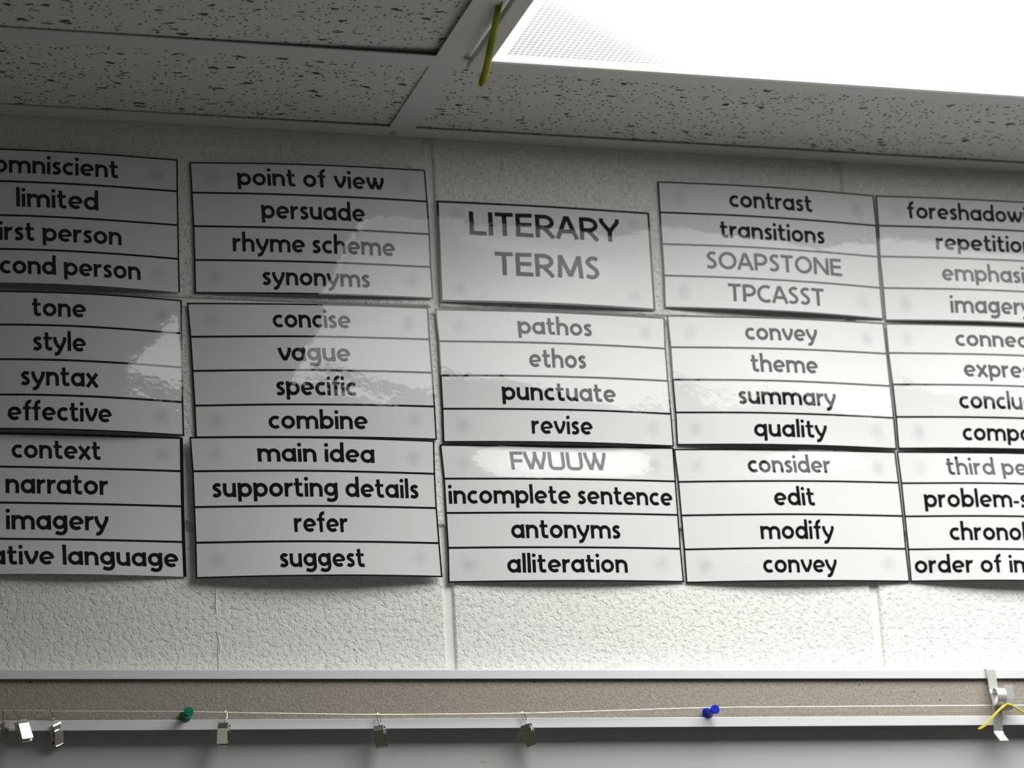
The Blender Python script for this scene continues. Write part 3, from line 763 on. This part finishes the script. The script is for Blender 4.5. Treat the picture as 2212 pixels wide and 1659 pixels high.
m_.add([(0.0150, -0.00404, -0.0782), (0.0165, -0.00404, -0.0774), (0.0190, -0.00404, -0.0776), (0.0212, -0.00404, -0.0786), (0.0217, -0.00404, -0.0792), (0.0190, -0.00404, -0.0788), (0.0168, -0.00404, -0.0784)], [tuple(range(7))])
obj('marker_smear', m_, M_SMEAR, wb)['label'] = 'faint orange smear on the whiteboard'

# wire along the cork, held by two push pins
WY = -0.0212
wpts = [(-0.62, WY, -0.0340), (-0.3960, WY, -0.0347), (-0.3542, WY, -0.0352), (-0.3020, WY, -0.0356), (-0.2433, WY, -0.0361), (-0.2094, WY, -0.0370), (-0.1418, WY, -0.0384), (-0.0779, WY, -0.0393), (-0.0122, WY, -0.0392), (0.0508, WY, -0.0387), (0.1345, WY, -0.0368), (0.2216, WY, -0.0346), (0.3533, WY, -0.0339), (0.4985, WY, -0.0335), (0.62, WY, -0.0330)]
m_ = MB(); m_.tube(smooth_path(wpts, 5), 0.00042, 8)
tag(obj('steel_wire', m_, M_WIRE, smooth=True), 'thin pale wire strung along the cork strip, holding the metal clips', 'wire')

def pushpin(x, z, m, label, hx, hz):
    t = thing('push_pin', (x, -0.0150, z), label, 'push pin', 'push pins in the cork strip')
    m_ = MB()
    prof = [(0.0148, 0.0012), (0.0150, 0.0046), (0.0163, 0.0052), (0.0174, 0.0047), (0.0184, 0.0034), (0.0215, 0.0027), (0.0255, 0.0028), (0.0280, 0.0034), (0.0287, 0.0040), (0.0297, 0.0041), (0.0302, 0.0036)]
    m_.lathe_y([(d + 0.0018, r) for d, r in prof], 0, 0)
    # the pin leans a little: shear the outer end by (hx, hz)
    m_.v = [(x + q[0] + hx * (-q[1] - 0.0150) / 0.017, q[1], z + q[2] + hz * (-q[1] - 0.0150) / 0.017) for q in m_.v]
    obj('handle', m_, m, t, smooth=True)
    m_ = MB(); m_.tube([(x - hx * 0.2, -0.0105, z - hz * 0.2), (x + hx * 0.2, -0.0172, z + hz * 0.2)], 0.0006, 8)
    obj('needle', m_, M_NICKEL, t, smooth=True)
pushpin(-0.2428, -0.0398, M_GREEN, 'dark green push pin in the cork strip, between the clips at left', 0.0008, 0.0022)
pushpin(0.2228, -0.0382, M_BLUE, 'blue push pin in the cork strip, right of all the clips', 0.0022, 0.0005)

# ------------------------------------------------------------------ metal clips hanging on the wire
def make_clip():
    t = thing('hanging_clip', (0, 0, 0), 'clip', 'clip', 'metal clips hanging on the wire')
    def jaw(sgn, name):
        m_ = MB()
        y = lambda a: sgn * a
        path = [(y(-.0020), -.0106, .0041, 0), (y(-.0032), -.0108, .0042, 0), (y(-.0037), -.0118, .0042, 0), (y(-.0037), -.0134, .0042, 0), (y(-.0043), -.0140, .0042, 0), (y(-.0043), -.0146, .0042, 0), (y(-.0036), -.0152, .0042, 0), (y(-.0041), -.0160, .0043, 0),
                (y(-.0038), -.0172, .0043, 0), (y(-.0012), -.0286, .0047, 0), (y(-.0013), -.0294, .0041, 0), (y(-.0024), -.0298, .0041, 0)]
        m_.sheet(path, 0, -0.0004 * sgn)
        for sx in (-1, 1):          # folded side wings
            xa = sx * .0042
            m_.add([(xa, y(-.0036), -.0114), (xa, y(-.0004), -.0124), (xa * 1.04, y(-.0003), -.0250), (xa * 1.1, y(-.0019), -.0262),
                    (xa - sx * .0004, y(-.0036), -.0114), (xa - sx * .0004, y(-.0004), -.0124), (xa * 1.04 - sx * .0004, y(-.0003), -.0250), (xa * 1.1 - sx * .0004, y(-.0019), -.0262)],
                   [(0, 1, 2, 3), (7, 6, 5, 4), (0, 4, 5, 1), (1, 5, 6, 2), (2, 6, 7, 3), (3, 7, 4, 0)])
        return obj(name, m_, M_NICKEL, t, local=True)
    jaw(1, 'front_jaw'); jaw(-1, 'back_jaw')
    m_ = MB(); m_.tube([(-.0056, 0, -.0165), (-.0050, 0, -.0165), (.0050, 0, -.0165), (.0058, 0, -.0165)], [.0007, .0011, .0011, .0007], 12)
    obj('spring_pin', m_, M_NICKEL, t, local=True, smooth=True)
    m_ = MB()
    m_.tube(smooth_path([(.0004, .0002, -.0135), (.0003, .0000, -.0100), (-.0006, -.0004, -.0055), (-.0014, -.0006, -.0012), (-.0010, -.0002, .0008), (.0000, .0006, .0011), (.0009, .0008, .0002), (.0012, .0008, -.0030), (.0010, .0004, -.0062), (.0004, .0002, -.0068)], 5), .00045, 8)
    obj('hook', m_, M_NICKEL, t, local=True, smooth=True)
    return t
def place(src, first, loc, rot, label):
    if first: r = src
    else:
        r = src.copy(); COL.objects.link(r)
        for ch in src.children:
            c = ch.copy(); COL.objects.link(c); c.parent = r
    r.location = (loc[0], loc[1], loc[2] + Z0); r.rotation_euler = rot; r['label'] = label
    return r
clip0 = make_clip()
CLIPS = [
    (-0.3935, -0.0347, (2, 6, 60), 'metal clip cut off by the left edge of the photo'),
    (-0.3836, -0.0348, (-27, -10, 18), 'bright shining metal clip, second from the left on the wire'),
    (-0.3542, -0.0352, (16, -25, 26), 'dark turned metal clip, third from the left on the wire'),
    (-0.2090, -0.0370, (-14.5, 2, -29), 'upright silvery metal clip on the wire just right of the green push pin'),
    (-0.0775, -0.0393, (-4, -5, -32), 'brownish metal clip hanging below the sign ending in suggest'),
    (0.0510, -0.0387, (6, -12, -36), 'tilted dark metal clip hanging below the sign ending in alliteration'),
]
for i, (x, z, rot, lab) in enumerate(CLIPS):
    place(clip0, i == 0, (x, WY, z), tuple(radians(a) for a in rot), lab)

# ------------------------------------------------------------------ map hook at the right end with its yellow cord
mh = thing('map_hook', (0.500, -0.0185, -0.06), 'aluminium map hook with a curled strap, clamped over the rail at far right', 'hook')
m_ = MB()
hw = 0.0044
m_.sheet([(-.0006, .0012, hw, .5005), (-.0195, .0016, hw, .5008), (-.0203, .0000, hw, .5010), (-.0215, -.0190, hw, .5018), (-.0250, -.0310, hw, .5022), (-.0244, -.0345, hw, .5023), (-.0196, -.0570, hw, .5031), (-.0204, -.0590, hw, .5033), (-.0280, -.0668, hw, .5040)], 0, 0.0010)
obj('strap', m_, M_HOOK, mh)['label'] = 'flat strap with an outward-bent end'
m_ = MB()
m_.sheet([(-.0213 - .0062 + .0062 * cos(radians(a)), -.0265 + .0070 * sin(radians(a)), .0044, .5030) for a in range(30, 345, 15)], 0, -0.0010)
obj('spring_curl', m_, M_HOOK, mh, smooth=True)
m_ = MB()
m_.sheet([(-.0225, -.0360, .0042, .5116), (-.0262, -.0372, .0042, .5118), (-.0285, -.0340, .0042, .5121), (-.0290, -.0290, .0042, .5124), (-.0288, -.0160, .0042, .5126)], 0, 0.0010)
m_.box(.5040, .5140, -.0236, -.0214, -.0385, -.0352)
obj('side_tab', m_, M_HOOK, mh)
m_ = MB()
r_ = .00065
for dx, dz in ((0, 0), (.0016, -.0009)):
    m_.tube(smooth_path([(.5070 + dx, -.0300, -.0340), (.5015 + dx, -.0330, -.0372), (.4930 + dx, -.0338, -.0440), (.4840 + dx * .9, -.0338, -.0520 + dz), (.4762 + dx * .6, -.0335, -.0570 + dz * .4)], 6), r_, 8)
m_.tube(smooth_path([(.5070, -.0300, -.0340), (.5120, -.0305, -.0345), (.5190, -.0300, -.0380), (.5280, -.0290, -.0440), (.5380, -.0280, -.0540)], 6), r_ * 1.5, 8)
tag(obj('cord', m_, M_YELLOW, smooth=True), 'yellow cord tied through the aluminium map hook, loose loop pointing down left', 'cord')
